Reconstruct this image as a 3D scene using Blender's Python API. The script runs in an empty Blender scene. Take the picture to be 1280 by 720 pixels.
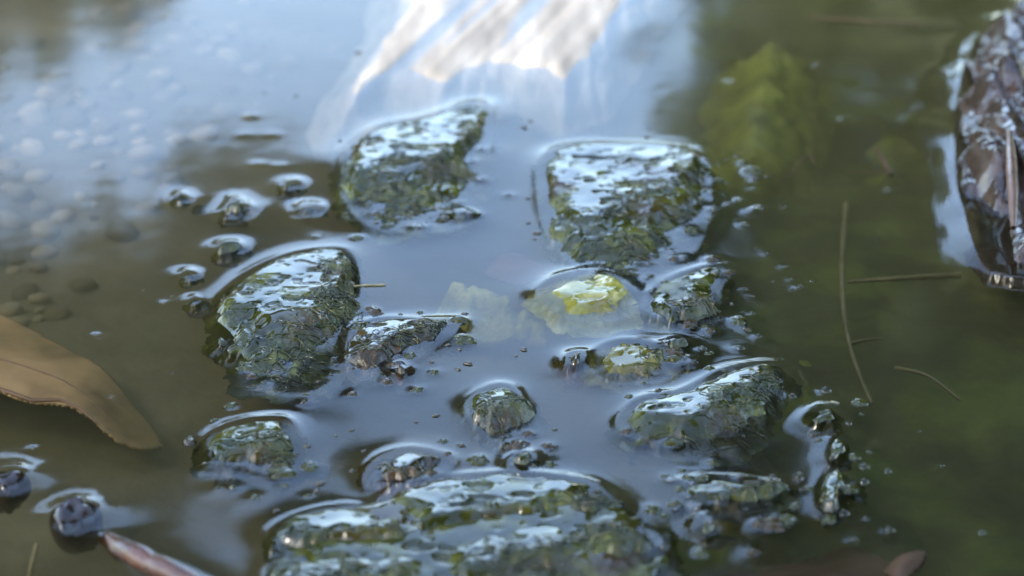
import bpy, math, random
import numpy as np
from mathutils import Vector, Matrix

# ------------------------------------------------------------------ camera, sky, sun, exposure
sc = bpy.context.scene
col = sc.collection
PITCH = math.radians(22.0)
DIST = 1.75
cam_d = bpy.data.cameras.new('camera')
cam = bpy.data.objects.new('camera', cam_d); col.objects.link(cam)
cam.location = (0, -DIST*math.cos(PITCH), DIST*math.sin(PITCH))
cam.rotation_euler = (math.pi/2 - PITCH, 0, 0)
cam_d.sensor_width = 36; cam_d.lens = 90
cam_d.clip_start = 0.02; cam_d.clip_end = 2000
cam_d.dof.use_dof = True; cam_d.dof.focus_distance = 1.64; cam_d.dof.aperture_fstop = 5.6
sc.camera = cam

SUN_EL, SUN_AZ = math.radians(46), math.radians(-128)     # compass-like: 0 = +Y, clockwise
world = bpy.data.worlds.new('World'); sc.world = world; world.use_nodes = True
wn = world.node_tree.nodes; wl = world.node_tree.links
sky = wn.new('ShaderNodeTexSky'); sky.sky_type = 'NISHITA'; sky.sun_disc = False
sky.sun_elevation = SUN_EL; sky.sun_rotation = SUN_AZ
sky.air_density = 1.0; sky.dust_density = 1.5; sky.ozone_density = 1.0
wl.new(sky.outputs[0], wn['Background'].inputs[0]); wn['Background'].inputs[1].default_value = 0.12
sun_d = bpy.data.lights.new('sun', 'SUN'); sun_d.energy = 0.6; sun_d.angle = math.radians(14)
sun_d.color = (1.0, 0.94, 0.85)
sun = bpy.data.objects.new('sun', sun_d); col.objects.link(sun)
sdir = Vector((math.sin(SUN_AZ)*math.cos(SUN_EL), math.cos(SUN_AZ)*math.cos(SUN_EL), math.sin(SUN_EL)))
sun.rotation_euler = (-sdir).to_track_quat('-Z', 'Y').to_euler(); sun.location = sdir*20
vs = sc.view_settings
vs.view_transform = 'Standard'; vs.look = 'None'; vs.gamma = 1; vs.use_curve_mapping = False
vs.exposure = 3.3
sc.cycles.use_denoising = True
sc.cycles.max_bounces = 10; sc.cycles.transparent_max_bounces = 16
sc.cycles.sample_clamp_indirect = 6.0

# ------------------------------------------------------------------ helpers
rng = np.random.default_rng(7); rnd = random.Random(11)
CAM = np.array(cam.location)
Fw = np.array([0, math.cos(PITCH), -math.sin(PITCH)]); Up = np.array([0, math.sin(PITCH), math.cos(PITCH)])
def P(px, py, z=0.0):
    """world point at height z for a place noted on the 1280 x 720 photograph"""
    d = Fw + np.array([1., 0, 0])*((px-640)/640*18/90) + Up*(-(py-360)/640*18/90)
    t = (z-CAM[2])/d[2]
    return CAM + d*t
def PP(pts, z=0.0): return np.array([P(a, b, z)[:2] for a, b in pts])

def _h(ix, iy, s):
    n = (ix.astype(np.int64)*374761393 + iy.astype(np.int64)*668265263 + s*974711) & 0xffffffff
    n = ((n ^ (n >> 13))*1274126177) & 0xffffffff
    n = n ^ (n >> 16)
    return (n & 0xffff)/65535.0
def vnoise(x, y, s=0):
    ix = np.floor(x); iy = np.floor(y); fx = x-ix; fy = y-iy
    u = fx*fx*fx*(fx*(fx*6-15)+10); v = fy*fy*fy*(fy*(fy*6-15)+10)
    a = _h(ix, iy, s); b = _h(ix+1, iy, s); c = _h(ix, iy+1, s); d = _h(ix+1, iy+1, s)
    return (a*(1-u)+b*u)*(1-v) + (c*(1-u)+d*u)*v          # 0..1
def fbm(x, y, s=0, o=4, g=0.5):
    t = 0; a = 1; n = 0
    for i in range(o):
        ca, sa = math.cos(i*0.9), math.sin(i*0.9)
        t = t + a*(vnoise((x*ca-y*sa)*2**i, (x*sa+y*ca)*2**i, s+i*17)*2-1); n += a; a *= g
    return t/n                                              # -1..1
def sm(a, b, x):
    t = np.clip((x-a)/(b-a), 0, 1); return t*t*(3-2*t)

def smooth_poly(pts, n=6):
    pts = np.asarray(pts, float); m = len(pts); out = []
    for i in range(m):
        p0, p1, p2, p3 = pts[i-1], pts[i], pts[(i+1) % m], pts[(i+2) % m]
        for k in range(n):
            t = k/n
            out.append(0.5*((2*p1)+(-p0+p2)*t+(2*p0-5*p1+4*p2-p3)*t*t+(-p0+3*p1-3*p2+p3)*t**3))
    return np.array(out)
def sdist(poly, X, Y):
    """distance to a closed outline, positive inside"""
    d2 = np.full(X.shape, 1e9); ins = np.zeros(X.shape, bool)
    n = len(poly)
    for i in range(n):
        ax, ay = poly[i]; bx, by = poly[(i+1) % n]
        ex, ey = bx-ax, by-ay; l2 = ex*ex+ey*ey+1e-12
        t = np.clip(((X-ax)*ex+(Y-ay)*ey)/l2, 0, 1)
        d2 = np.minimum(d2, (X-ax-ex*t)**2+(Y-ay-ey*t)**2)
        if abs(ey) > 1e-12:
            c = ((ay > Y) != (by > Y)) & (X < ex*(Y-ay)/ey+ax)
            ins ^= c
    d = np.sqrt(d2)
    return np.where(ins, d, -d)

def mesh(name, v, f, smooth=True):
    me = bpy.data.meshes.new(name)
    v = np.asarray(v, np.float32); f = np.asarray(f, np.int32)
    k = f.shape[1]
    me.vertices.add(len(v)); me.vertices.foreach_set('co', v.ravel())
    me.loops.add(f.size); me.loops.foreach_set('vertex_index', f.ravel())
    me.polygons.add(len(f)); me.polygons.foreach_set('loop_start', np.arange(0, f.size, k, dtype=np.int32))
    me.polygons.foreach_set('loop_total', np.full(len(f), k, np.int32))
    if smooth: me.polygons.foreach_set('use_smooth', np.ones(len(f), bool))
    me.update(calc_edges=True); me.validate()
    return me
def grid_faces(nx, ny, keep=None):
    i = np.arange((ny-1)*(nx-1)); r = i//(nx-1); c = i % (nx-1)
    a = r*nx+c
    f = np.stack([a, a+1, a+nx+1, a+nx], 1)
    if keep is not None:
        k = keep.ravel(); f = f[k[f].any(1)]
    return f
def compact(v, f):
    used = np.zeros(len(v), bool); used[f] = True
    idx = np.cumsum(used)-1
    return v[used], idx[f], used
def link(name, me, mat, parent=None, loc=None):
    o = bpy.data.objects.new(name, me); col.objects.link(o)
    if mat is not None:
        me.materials.clear(); me.materials.append(mat)
    if parent is not None: o.parent = parent
    if loc is not None: o.location = loc
    return o
def tag(o, label, cat, group=None):
    o['label'] = label; o['category'] = cat
    if group: o['group'] = group
    return o
def attr(me, name, vals):
    a = me.attributes.new(name, 'FLOAT', 'POINT'); a.data.foreach_set('value', np.asarray(vals, np.float32).ravel())

# ------------------------------------------------------------------ materials
def nmat(name):
    m = bpy.data.materials.new(name); m.use_nodes = True
    return m, m.node_tree.nodes, m.node_tree.links
def ramp(nd, stops):
    r = nd.new('ShaderNodeValToRGB'); e = r.color_ramp.elements
    while len(e) < len(stops): e.new(0.5)
    for q, (p, c) in zip(e, stops): q.position = p; q.color = (*c, 1)
    return r
def noise(nd, lk, scale, detail=4, rough=0.55, coord='Object', mp=None):
    tc = nd.new('ShaderNodeTexCoord'); n = nd.new('ShaderNodeTexNoise')
    n.inputs['Scale'].default_value = scale; n.inputs['Detail'].default_value = detail; n.inputs['Roughness'].default_value = rough
    if mp:
        m = nd.new('ShaderNodeMapping'); m.inputs['Scale'].default_value = mp
        lk.new(tc.outputs[coord], m.inputs[0]); lk.new(m.outputs[0], n.inputs['Vector'])
    else: lk.new(tc.outputs[coord], n.inputs['Vector'])
    return n
def simple(name, stops, scale=60, rough=0.5, bump=0.0, bscale=300, ior=1.4, mp=None, rnd_tint=0.0, bdist=0.001):
    m, nd, lk = nmat(name); b = nd['Principled BSDF']
    n = noise(nd, lk, scale, mp=mp); r = ramp(nd, stops)
    lk.new(n.outputs['Fac'], r.inputs[0]); c = r.outputs[0]
    if rnd_tint:
        oi = nd.new('ShaderNodeObjectInfo'); hs = nd.new('ShaderNodeHueSaturation')
        mr = nd.new('ShaderNodeMapRange'); mr.inputs[3].default_value = 1-rnd_tint; mr.inputs[4].default_value = 1+rnd_tint
        lk.new(oi.outputs['Random'], mr.inputs[0]); lk.new(mr.outputs[0], hs.inputs['Value']); lk.new(c, hs.inputs['Color']); c = hs.outputs[0]
    lk.new(c, b.inputs['Base Color'])
    b.inputs['Roughness'].default_value = rough; b.inputs['IOR'].default_value = ior
    if bump:
        n2 = noise(nd, lk, bscale, 5, mp=mp); bp = nd.new('ShaderNodeBump'); bp.inputs['Strength'].default_value = bump; bp.inputs['Distance'].default_value = bdist
        lk.new(n2.outputs['Fac'], bp.inputs['Height']); lk.new(bp.outputs[0], b.inputs['Normal'])
    return m

def film_mat(name, tint=(1, 1, 1), rough=0.0, bump=0.0, bscale=60):
    """clear water: mirror by Fresnel, clear otherwise"""
    m, nd, lk = nmat(name); nd.remove(nd['Principled BSDF'])
    out = nd['Material Output']
    tr = nd.new('ShaderNodeBsdfTransparent'); tr.inputs[0].default_value = (*tint, 1)
    gl = nd.new('ShaderNodeBsdfGlossy'); gl.inputs['Roughness'].default_value = rough
    fr = nd.new('ShaderNodeFresnel'); fr.inputs['IOR'].default_value = 1.333
    mx = nd.new('ShaderNodeMixShader')
    lk.new(fr.outputs[0], mx.inputs[0]); lk.new(tr.outputs[0], mx.inputs[1]); lk.new(gl.outputs[0], mx.inputs[2])
    if bump:
        n = noise(nd, lk, bscale, 3); bp = nd.new('ShaderNodeBump'); bp.inputs['Strength'].default_value = bump; bp.inputs['Distance'].default_value = 0.001
        lk.new(n.outputs['Fac'], bp.inputs['Height']); lk.new(bp.outputs[0], gl.inputs['Normal']); lk.new(bp.outputs[0], fr.inputs['Normal'])
    lk.new(mx.outputs[0], out.inputs['Surface'])
    return m
M = {}
M['water'] = film_mat('water', (0.96, 0.97, 0.93), 0.075)
nd = M['water'].node_tree.nodes; lk = M['water'].node_tree.links
va = nd.new('ShaderNodeVolumeAbsorption'); va.inputs['Color'].default_value = (0.42, 0.42, 0.24, 1); va.inputs['Density'].default_value = 11
vsn = nd.new('ShaderNodeVolumeScatter'); vsn.inputs['Color'].default_value = (0.50, 0.48, 0.27, 1); vsn.inputs['Density'].default_value = 3.2
ad = nd.new('ShaderNodeAddShader'); lk.new(va.outputs[0], ad.inputs[0]); lk.new(vsn.outputs[0], ad.inputs[1]); lk.new(ad.outputs[0], nd['Material Output'].inputs['Volume'])
M['bubble'] = film_mat('bubble', (1, 1, 1), 0.0)

def weed_mat(name, cols, brown=(0.020, 0.013, 0.005)):
    m, nd, lk = nmat(name); b = nd['Principled BSDF']
    n = noise(nd, lk, 45, 5); r = ramp(nd, [(0.3, cols[0]), (0.5, cols[1]), (0.68, cols[2])])
    lk.new(n.outputs['Fac'], r.inputs[0])
    n2 = noise(nd, lk, 18, 3); r2 = ramp(nd, [(0.5, (0, 0, 0)), (0.7, (1, 1, 1))]); lk.new(n2.outputs['Fac'], r2.inputs[0])
    mx = nd.new('ShaderNodeMix'); mx.data_type = 'RGBA'
    lk.new(r2.outputs[0], mx.inputs[0]); lk.new(r.outputs[0], mx.inputs[6]); mx.inputs[7].default_value = (*brown, 1)
    lk.new(mx.outputs[2], b.inputs['Base Color'])
    at = nd.new('ShaderNodeAttribute'); at.attribute_name = 'film'
    mr = nd.new('ShaderNodeMapRange'); mr.inputs[3].default_value = 0.17; mr.inputs[4].default_value = 0.05
    lk.new(at.outputs['Fac'], mr.inputs[0]); lk.new(mr.outputs[0], b.inputs['Roughness'])
    b.inputs['IOR'].default_value = 1.36
    n3 = noise(nd, lk, 420, 4); bp = nd.new('ShaderNodeBump'); bp.inputs['Distance'].default_value = 0.0012
    ms = nd.new('ShaderNodeMapRange'); ms.inputs[3].default_value = 0.8; ms.inputs[4].default_value = 0.03
    lk.new(at.outputs['Fac'], ms.inputs[0]); lk.new(ms.outputs[0], bp.inputs['Strength'])
    lk.new(n3.outputs['Fac'], bp.inputs['Height']); lk.new(bp.outputs[0], b.inputs['Normal'])
    return m
M['weed'] = weed_mat('wet_algae', [(0.005, 0.0065, 0.0015), (0.015, 0.018, 0.003), (0.045, 0.050, 0.007)])
M['weed_brown'] = weed_mat('wet_brown_algae', [(0.007, 0.006, 0.002), (0.015, 0.013, 0.004), (0.028, 0.026, 0.006)], (0.045, 0.02, 0.008))
M['weed_bright'] = weed_mat('wet_bright_algae', [(0.06, 0.064, 0.010), (0.12, 0.12, 0.02), (0.24, 0.225, 0.08)], (0.06, 0.052, 0.014))
M['weed_olive'] = weed_mat('wet_olive_algae', [(0.03, 0.03, 0.006), (0.06, 0.056, 0.01), (0.09, 0.085, 0.015)], (0.035, 0.028, 0.009))
M['strand'] = simple('algae_strand', [(0.3, (0.008, 0.010, 0.002)), (0.7, (0.03, 0.033, 0.006))], 80, 0.08, ior=1.4)
M['cushion'] = simple('sunken_algae', [(0.3, (0.09, 0.10, 0.016)), (0.55, (0.20, 0.22, 0.034)), (0.75, (0.32, 0.34, 0.06))], 28, 0.8, 0.8, 160, bdist=0.004)
M['cushion_bright'] = simple('sunken_bright_algae', [(0.3, (0.08, 0.085, 0.008)), (0.5, (0.20, 0.195, 0.02)), (0.7, (0.34, 0.32, 0.07))], 45, 0.6, 0.9, 200, bdist=0.004)
M['olive'] = simple('sunken_olive_algae', [(0.3, (0.07, 0.065, 0.014)), (0.7, (0.14, 0.125, 0.026))], 40, 0.6, 0.5, 200, bdist=0.003)
M['pebble'] = simple('pebble', [(0.3, (0.14, 0.115, 0.088)), (0.7, (0.28, 0.23, 0.175))], 40, 0.8, 0.3, 200, rnd_tint=0.6)
M['dark_pebble'] = simple('dark_wet_pebble', [(0.3, (0.005, 0.005, 0.005)), (0.7, (0.02, 0.013, 0.010))], 60, 0.08, 0.2, 220, ior=1.4)
M['slab'] = simple('bleached_wood', [(0.25, (0.12, 0.098, 0.07)), (0.5, (0.26, 0.222, 0.168)), (0.72, (0.39, 0.345, 0.275))], 28, 0.6, 0.4, 90, mp=(1.0, 0.16, 1.0), bdist=0.003)
M['leaf'] = simple('dead_leaf', [(0.28, (0.10, 0.062, 0.03)), (0.45, (0.26, 0.165, 0.075)), (0.72, (0.38, 0.25, 0.125))], 22, 0.55, 0.3, 120, mp=(1, 1, 1))
M['leaf_rim'] = simple('dead_leaf_rim', [(0.3, (0.10, 0.05, 0.035)), (0.7, (0.22, 0.13, 0.09))], 40, 0.5)
M['red_leaf'] = simple('dead_red_leaf', [(0.3, (0.045, 0.020, 0.013)), (0.7, (0.10, 0.048, 0.03))], 40, 0.5, 0.3, 160)
M['twig'] = simple('sunken_twig', [(0.3, (0.09, 0.08, 0.035)), (0.7, (0.20, 0.17, 0.08))], 60, 0.6, 0.3, 300)
M['twig_red'] = simple('sunken_red_twig', [(0.3, (0.10, 0.065, 0.04)), (0.7, (0.19, 0.12, 0.08))], 60, 0.6, 0.3, 300)
M['bark'] = simple('wet_bark', [(0.25, (0.007, 0.005, 0.004)), (0.5, (0.020, 0.013, 0.009)), (0.75, (0.055, 0.042, 0.033))], 55, 0.09, 0.35, 140, ior=1.4, mp=(1, 0.35, 1), bdist=0.002)
M['bark_pale'] = simple('wet_pale_bark', [(0.3, (0.05, 0.03, 0.02)), (0.7, (0.10, 0.065, 0.045))], 60, 0.15, 0.4, 200)
M['wet_twig'] = simple('wet_dark_twig', [(0.3, (0.012, 0.007, 0.004)), (0.7, (0.06, 0.026, 0.012))], 60, 0.1, 0.4, 200)
M['fleck'] = simple('dark_fleck', [(0.3, (0.012, 0.011, 0.008)), (0.7, (0.04, 0.035, 0.02))], 200, 0.3)
M['trunk'] = simple('tree_bark', [(0.3, (0.04, 0.03, 0.022)), (0.7, (0.10, 0.08, 0.06))], 6, 0.9)
M['crown'] = simple('tree_leaves', [(0.3, (0.03, 0.042, 0.012)), (0.7, (0.065, 0.075, 0.025))], 3, 0.6)

# bed: brown gravelly silt, turning to green algae film in soft patches
m, nd, lk = nmat('pond_bed'); b = nd['Principled BSDF']; b.inputs['Roughness'].default_value = 0.9
n = noise(nd, lk, 9, 4); r = ramp(nd, [(0.3, (0.075, 0.062, 0.044)), (0.5, (0.135, 0.114, 0.085)), (0.7, (0.23, 0.195, 0.15))]); lk.new(n.outputs['Fac'], r.inputs[0])
n2 = noise(nd, lk, 14, 4); r2 = ramp(nd, [(0.3, (0.02, 0.023, 0.005)), (0.5, (0.058, 0.070, 0.012)), (0.66, (0.14, 0.175, 0.024))]); lk.new(n2.outputs['Fac'], r2.inputs[0])
at = nd.new('ShaderNodeAttribute'); at.attribute_name = 'algae'
mx = nd.new('ShaderNodeMix'); mx.data_type = 'RGBA'; lk.new(at.outputs['Fac'], mx.inputs[0]); lk.new(r.outputs[0], mx.inputs[6]); lk.new(r2.outputs[0], mx.inputs[7])
lk.new(mx.outputs[2], b.inputs['Base Color'])
n3 = noise(nd, lk, 90, 6); bp = nd.new('ShaderNodeBump'); bp.inputs['Strength'].default_value = 0.7; bp.inputs['Distance'].default_value = 0.006
lk.new(n3.outputs['Fac'], bp.inputs['Height']); lk.new(bp.outputs[0], b.inputs['Normal'])
M['bed'] = m

# ------------------------------------------------------------------ what lifts the water: collected while the things are laid out
LIFT = []          # (outline, height, reach, front of the clump)
def lift(poly, a, lam, fq=None): LIFT.append((poly, a, lam, fq))
def lift_q(fq, X, Y):
    c, dv, qa, qb, _ = fq
    q = (X-c[0])*dv[0]+(Y-c[1])*dv[1]
    return np.where(q > 0, q/qa, q/qb)

# ------------------------------------------------------------------ algae clumps
def clump(label, pts, H, d=(0.55, -0.83), qc=0.25, seed=1, cell=0.0011, mat='weed', name='algae_clump', cat='algae clump',
          group=None, front=0.0034, film=0.0006, A=0.0019, lam=0.0065, strands=120, fr=0.15, low=0.18, pits=1.0, z0=0.0, froth=1.0, short='algae', rag=1.0):
    poly = smooth_poly(PP(pts)); c = poly.mean(0)
    mg = 0.008+0.018*rag; lo = poly.min(0)-mg; hi = poly.max(0)+mg
    xs = np.arange(lo[0], hi[0], cell); ys = np.arange(lo[1], hi[1], cell*1.6)
    X, Y = np.meshgrid(xs, ys)
    dv = np.array(d)/np.hypot(*d); pr = (poly-c)@dv
    fq = (c, dv, pr.max(), -pr.min(), qc)
    q = lift_q(fq, X, Y)
    Fr = sm(-0.35, 0.45, q)
    s = sdist(poly, X, Y) + (0.007+0.020*rag*Fr)*fbm(X*32, Y*19, seed, 4, 0.6) + 0.004*fbm(X*95, Y*60, seed+2, 3) - 0.003*rag*Fr
    q = q + 0.16*fbm(X*24, Y*14, seed+5, 3)
    g = sm(qc-0.05, 0.75, q)
    up = low + (1-low)*np.clip((q+1.0)/(qc+1.0), 0, 1)
    dn = 1 - sm(qc, 0.72, q)
    smax = s.max()
    w = sm(0, 1, s/np.minimum(0.7*smax, 0.016+0.030*Fr))
    base = H*np.where(q < qc, up, dn)*w
    mv = np.array([0.93, -0.37]); pm_ = (poly-c)@mv
    q2 = lift_q((c, mv, pm_.max(), -pm_.min(), 0), X, Y)
    mask = sm(fr-0.12, fr+0.12, 0.55*q2+0.45*q + 0.65*fbm(X*26, Y*20, seed+9, 3, 0.5) + 0.8*fbm(X*80, Y*60, seed+13, 3, 0.6))          # 1 = ragged weed, 0 = smooth wet film
    n1 = 0.55*fbm(X*190, Y*130, seed+21, 3, 0.6)+0.6*fbm(X*60, Y*42, seed+23, 3); rid = 1-np.abs(fbm(X*120, Y*110, seed+31, 2))*2.2
    pit = np.maximum(sm(0.24, 0.44, fbm(X*55, Y*70, seed+41, 3)), 0.35*sm(0.32, 0.52, fbm(X*130, Y*170, seed+43, 2)))
    z = -0.005 + (1-g)*0.0057*sm(-0.003, 0.010, s) + g*0.0052*sm(-0.003, 0.022, s) + base
    z = z + w*(mask*front*(0.9*n1+0.45*rid-0.15) + (1-mask)*(film*fbm(X*30, Y*32, seed+51, 2) - 0.0014*pits*pit)) + z0
    f = grid_faces(len(xs), len(ys), s > -0.003)
    V = np.stack([X-c[0], Y-c[1], z], -1).reshape(-1, 3)
    v2, f2, used = compact(V, f)
    me = mesh(name, v2, f2); attr(me, 'film', ((1-mask)*(1-0.7*pit)).ravel()[used])
    o = link(name, me, M[mat], loc=(c[0], c[1], 0)); tag(o, label, cat, group)
    if strands:
        vs_, fs_ = [], []; k = 0; ii = 0
        cand = np.argwhere((s > 0.004) & (mask > 0.5))
        for t in range(int(strands*0.8)):
            if len(cand) == 0: break
            r_, c_ = cand[rnd.randrange(len(cand))]
            x, y = xs[c_], ys[r_]; a = rnd.uniform(0, 6.28); pts3 = []
            for st in range(8):
                ci = int((x-lo[0])/cell); ri = int((y-lo[1])/(cell*1.6))
                if not (0 <= ci < len(xs) and 0 <= ri < len(ys)) or s[ri, ci] < 0.001: break
                pts3.append((x-c[0], y-c[1], z[ri, ci]+0.0003+0.0008*rnd.random()))
                x += 0.0026*math.cos(a); y += 0.0026*math.sin(a); a += rnd.uniform(-0.7, 0.7)
            if len(pts3) < 3: continue
            tube_append(vs_, fs_, pts3, [0.0004]*len(pts3), 4)
        if vs_:
            so = link('algae_strands', mesh('algae_strands', vs_, fs_), M['strand'], o); so['kind'] = 'stuff'
    if A: lift(poly, A, lam, fq)
    SURF.append((lo, cell, z, s))
    nb = int(strands*froth/8); cand = np.argwhere((s > 0.002) & (mask > 0.4))
    for t in range(nb):
        if len(cand) == 0: break
        r_, c_ = cand[rnd.randrange(len(cand))]
        BUB.append((np.array([xs[c_], ys[r_], 0]), rnd.choice([0.6, 0.8, 0.9, 1.1, 1.5]), 'tiny bead of trapped air on the '+short, 'beads of air on the '+short))
    return o
SURF = []; BUB = []
def tube_append(V, F, pts, rad, n=6):
    b0 = len(V); pts = [Vector(p) for p in pts]
    for i, p in enumerate(pts):
        t = (pts[min(i+1, len(pts)-1)]-pts[max(i-1, 0)]).normalized()
        u = t.orthogonal().normalized() if abs(t.z) > 0.9 else t.cross(Vector((0, 0, 1))).normalized()
        w = t.cross(u)
        for k in range(n):
            a = 2*math.pi*k/n; V.append(tuple(p+(u*math.cos(a)+w*math.sin(a))*rad[i]))
    for i in range(len(pts)-1):
        for k in range(n):
            a = b0+i*n+k; c = b0+i*n+(k+1) % n
            F.append((a, c, c+n, a+n))

clump('tall algae clump with smooth pale back, in front of the bleached wood slab',
      [(428, 185), (470, 158), (530, 145), (585, 130), (612, 134), (616, 165), (610, 200), (604, 240), (600, 275), (560, 290), (500, 292), (455, 283), (425, 250), (420, 215)],
      0.0115, qc=0.1, seed=3, strands=170, fr=0.22, lam=0.013, short='tall pale-backed clump')
clump('broad ragged algae clump with a froth of bubbles along one flank',
      [(676, 198), (715, 182), (780, 180), (850, 184), (885, 200), (892, 235), (890, 275), (872, 315), (830, 345), (790, 372), (745, 352), (705, 325), (680, 285), (672, 240)],
      0.012, qc=0.12, seed=14, strands=200, fr=0.3, lam=0.009, short='broad ragged clump')
clump('rounded algae clump ringed by a wide pale water lip, nearest the tan leaf tip',
      [(262, 380), (300, 345), (360, 318), (420, 310), (445, 322), (452, 360), (446, 410), (436, 455), (400, 486), (350, 490), (305, 475), (272, 440), (258, 410)],
      0.0115, qc=0.1, seed=25, strands=190, fr=0.15, lam=0.012, short='rounded clump by the tan leaf')
clump('low brownish algae mat joined to the rounded clump with a dark ridge',
      [(440, 410), (480, 398), (530, 400), (575, 402), (570, 420), (540, 440), (500, 470), (460, 485), (435, 470), (430, 440)],
      0.007, seed=36, mat='weed_brown', strands=60, fr=-0.1, A=0.002, short='low brownish mat')
clump('small flat algae patch with dented shiny film below the broad ragged clump',
      [(806, 392), (815, 362), (850, 342), (895, 332), (918, 344), (905, 365), (906, 400), (880, 405), (845, 408)],
      0.008, seed=47, strands=40, fr=0.75, qc=0.6, A=0.002, short='small flat algae patch')
clump('algae ridge with arched crest above an olive sunken cushion',
      [(770, 525), (800, 498), (850, 488), (905, 462), (965, 454), (985, 475), (985, 505), (960, 540), (920, 560), (872, 570), (820, 562), (780, 548)],
      0.0095, seed=58, strands=90, fr=0.25, short='ridge with arched crest')
clump('small pointed algae knob standing alone between the water lanes',
      [(578, 508), (600, 488), (628, 480), (650, 492), (654, 525), (640, 550), (612, 552), (592, 535)],
      0.009, seed=69, strands=30, fr=0.2, cell=0.0009, short='small pointed knob')
clump('smooth pale clump with a brown rolled front lip like a curled leaf',
      [(452, 595), (470, 572), (510, 560), (550, 566), (570, 576), (560, 592), (520, 606), (480, 624), (458, 618)],
      0.008, seed=70, mat='weed_brown', strands=20, fr=0.75, short='clump with rolled lip', qc=0.65, d=(0.35, -0.93), cell=0.0009)
clump('longest algae ridge with a broken white wet crest',
      [(465, 632), (500, 606), (560, 596), (640, 592), (715, 598), (760, 615), (785, 645), (750, 664), (690, 662), (640, 664), (590, 676), (530, 682), (488, 662)],
      0.009, seed=81, strands=100, fr=0.5, qc=0.45, low=0.22, d=(0.2, -0.98), short='longest white-crested ridge')
clump('second algae ridge lying close in front of the longest one',
      [(538, 696), (575, 672), (640, 656), (720, 654), (780, 656), (830, 675), (815, 708), (740, 722), (660, 742), (580, 752), (535, 728)],
      0.0085, seed=92, strands=100, fr=0.25, low=0.22, d=(0.3, -0.95), short='ridge before the longest one')
clump('broad low algae mat awash round the longest ridge and the stepped clump',
      [(335, 690), (380, 655), (460, 625), (560, 610), (680, 606), (780, 632), (835, 670), (845, 720), (760, 760), (560, 780), (380, 775)],
      0.004, seed=97, strands=0, fr=0.75, qc=0.6, low=0.7, d=(0.2, -0.98), z0=0.0004, cell=0.0014, A=0.0007, lam=0.010, rag=1.6)
clump('stepped algae clump with two white wet ledges beside the longest ridge',
      [(335, 668), (370, 644), (430, 632), (480, 640), (520, 660), (522, 690), (440, 698), (360, 694)],
      0.009, seed=103, strands=60, fr=0.5, qc=0.45, low=0.22, d=(0.1, -1), short='stepped white-ledged clump')
clump('lowest ledge of wet algae in front of the stepped clump',
      [(335, 722), (380, 700), (450, 688), (520, 688), (545, 712), (530, 765), (420, 775), (345, 765)],
      0.009, seed=110, strands=40, fr=0.45, qc=0.45, low=0.22, d=(0.1, -1), short='lowest wet ledge')
clump('ragged little algae tuft between the rounded clump and the stepped clump',
      [(255, 550), (285, 530), (330, 522), (365, 528), (380, 560), (372, 592), (340, 596), (300, 585), (262, 580)],
      0.007, seed=124, strands=60, fr=0.1, short='ragged little tuft')
clump('tiny algae button behind the longest ridge',
      [(632, 580), (645, 568), (665, 568), (676, 580), (664, 592), (642, 592)],
      0.006, seed=135, strands=0, cell=0.0008)
clump('narrow strip of algae lumps and bubbles in front of the arched ridge',
      [(840, 610), (880, 596), (940, 600), (990, 610), (980, 632), (930, 640), (880, 648), (848, 640)],
      0.005, seed=146, strands=50, fr=-0.1, A=0.0015, short='narrow strip of lumps')
clump('shiny flake of algae film at the head of the flake chain',
      [(998, 530), (1015, 512), (1040, 508), (1058, 520), (1068, 534), (1045, 538), (1020, 542)],
      0.006, seed=157, strands=0, fr=0.8, qc=0.7, cell=0.0009, name='algae_flake', cat='algae flake', rag=0.5, d=(0.8, -0.6))
clump('slender shiny flake of algae film linking two larger flakes',
      [(1030, 562), (1040, 548), (1056, 552), (1054, 570), (1042, 582), (1028, 578)],
      0.005, seed=168, strands=0, fr=0.8, qc=0.7, cell=0.0009, name='algae_flake', cat='algae flake', rag=0.5, d=(0.8, -0.6))
clump('largest shiny flake of algae film, at the tail of the flake chain',
      [(1016, 630), (1022, 600), (1040, 582), (1062, 590), (1074, 612), (1068, 635), (1045, 645), (1022, 642)],
      0.008, seed=179, strands=0, fr=0.8, qc=0.7, cell=0.0009, name='algae_flake', cat='algae flake', rag=0.5, d=(0.8, -0.6))
clump('bright yellow-green algae lump just breaking the surface below the broad clump', [(668, 372), (690, 350), (735, 340), (770, 346), (798, 366), (796, 392), (752, 406), (700, 398)], 0.004,
      seed=541, mat='weed_bright', z0=-0.0002, strands=0, fr=0.3, rag=0.6, A=0.0026, lam=0.012, low=0.5, cell=0.0012)
clump('olive algae lump just breaking the surface behind the dark gleaming knob', [(733, 445), (770, 426), (820, 430), (850, 452), (832, 478), (775, 482), (738, 470)], 0.003,
      seed=561, mat='weed_olive', strands=20, fr=0.1, rag=0.6, A=0.002, lam=0.010, low=0.5, cell=0.0012, short='olive lump behind the knob')
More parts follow.
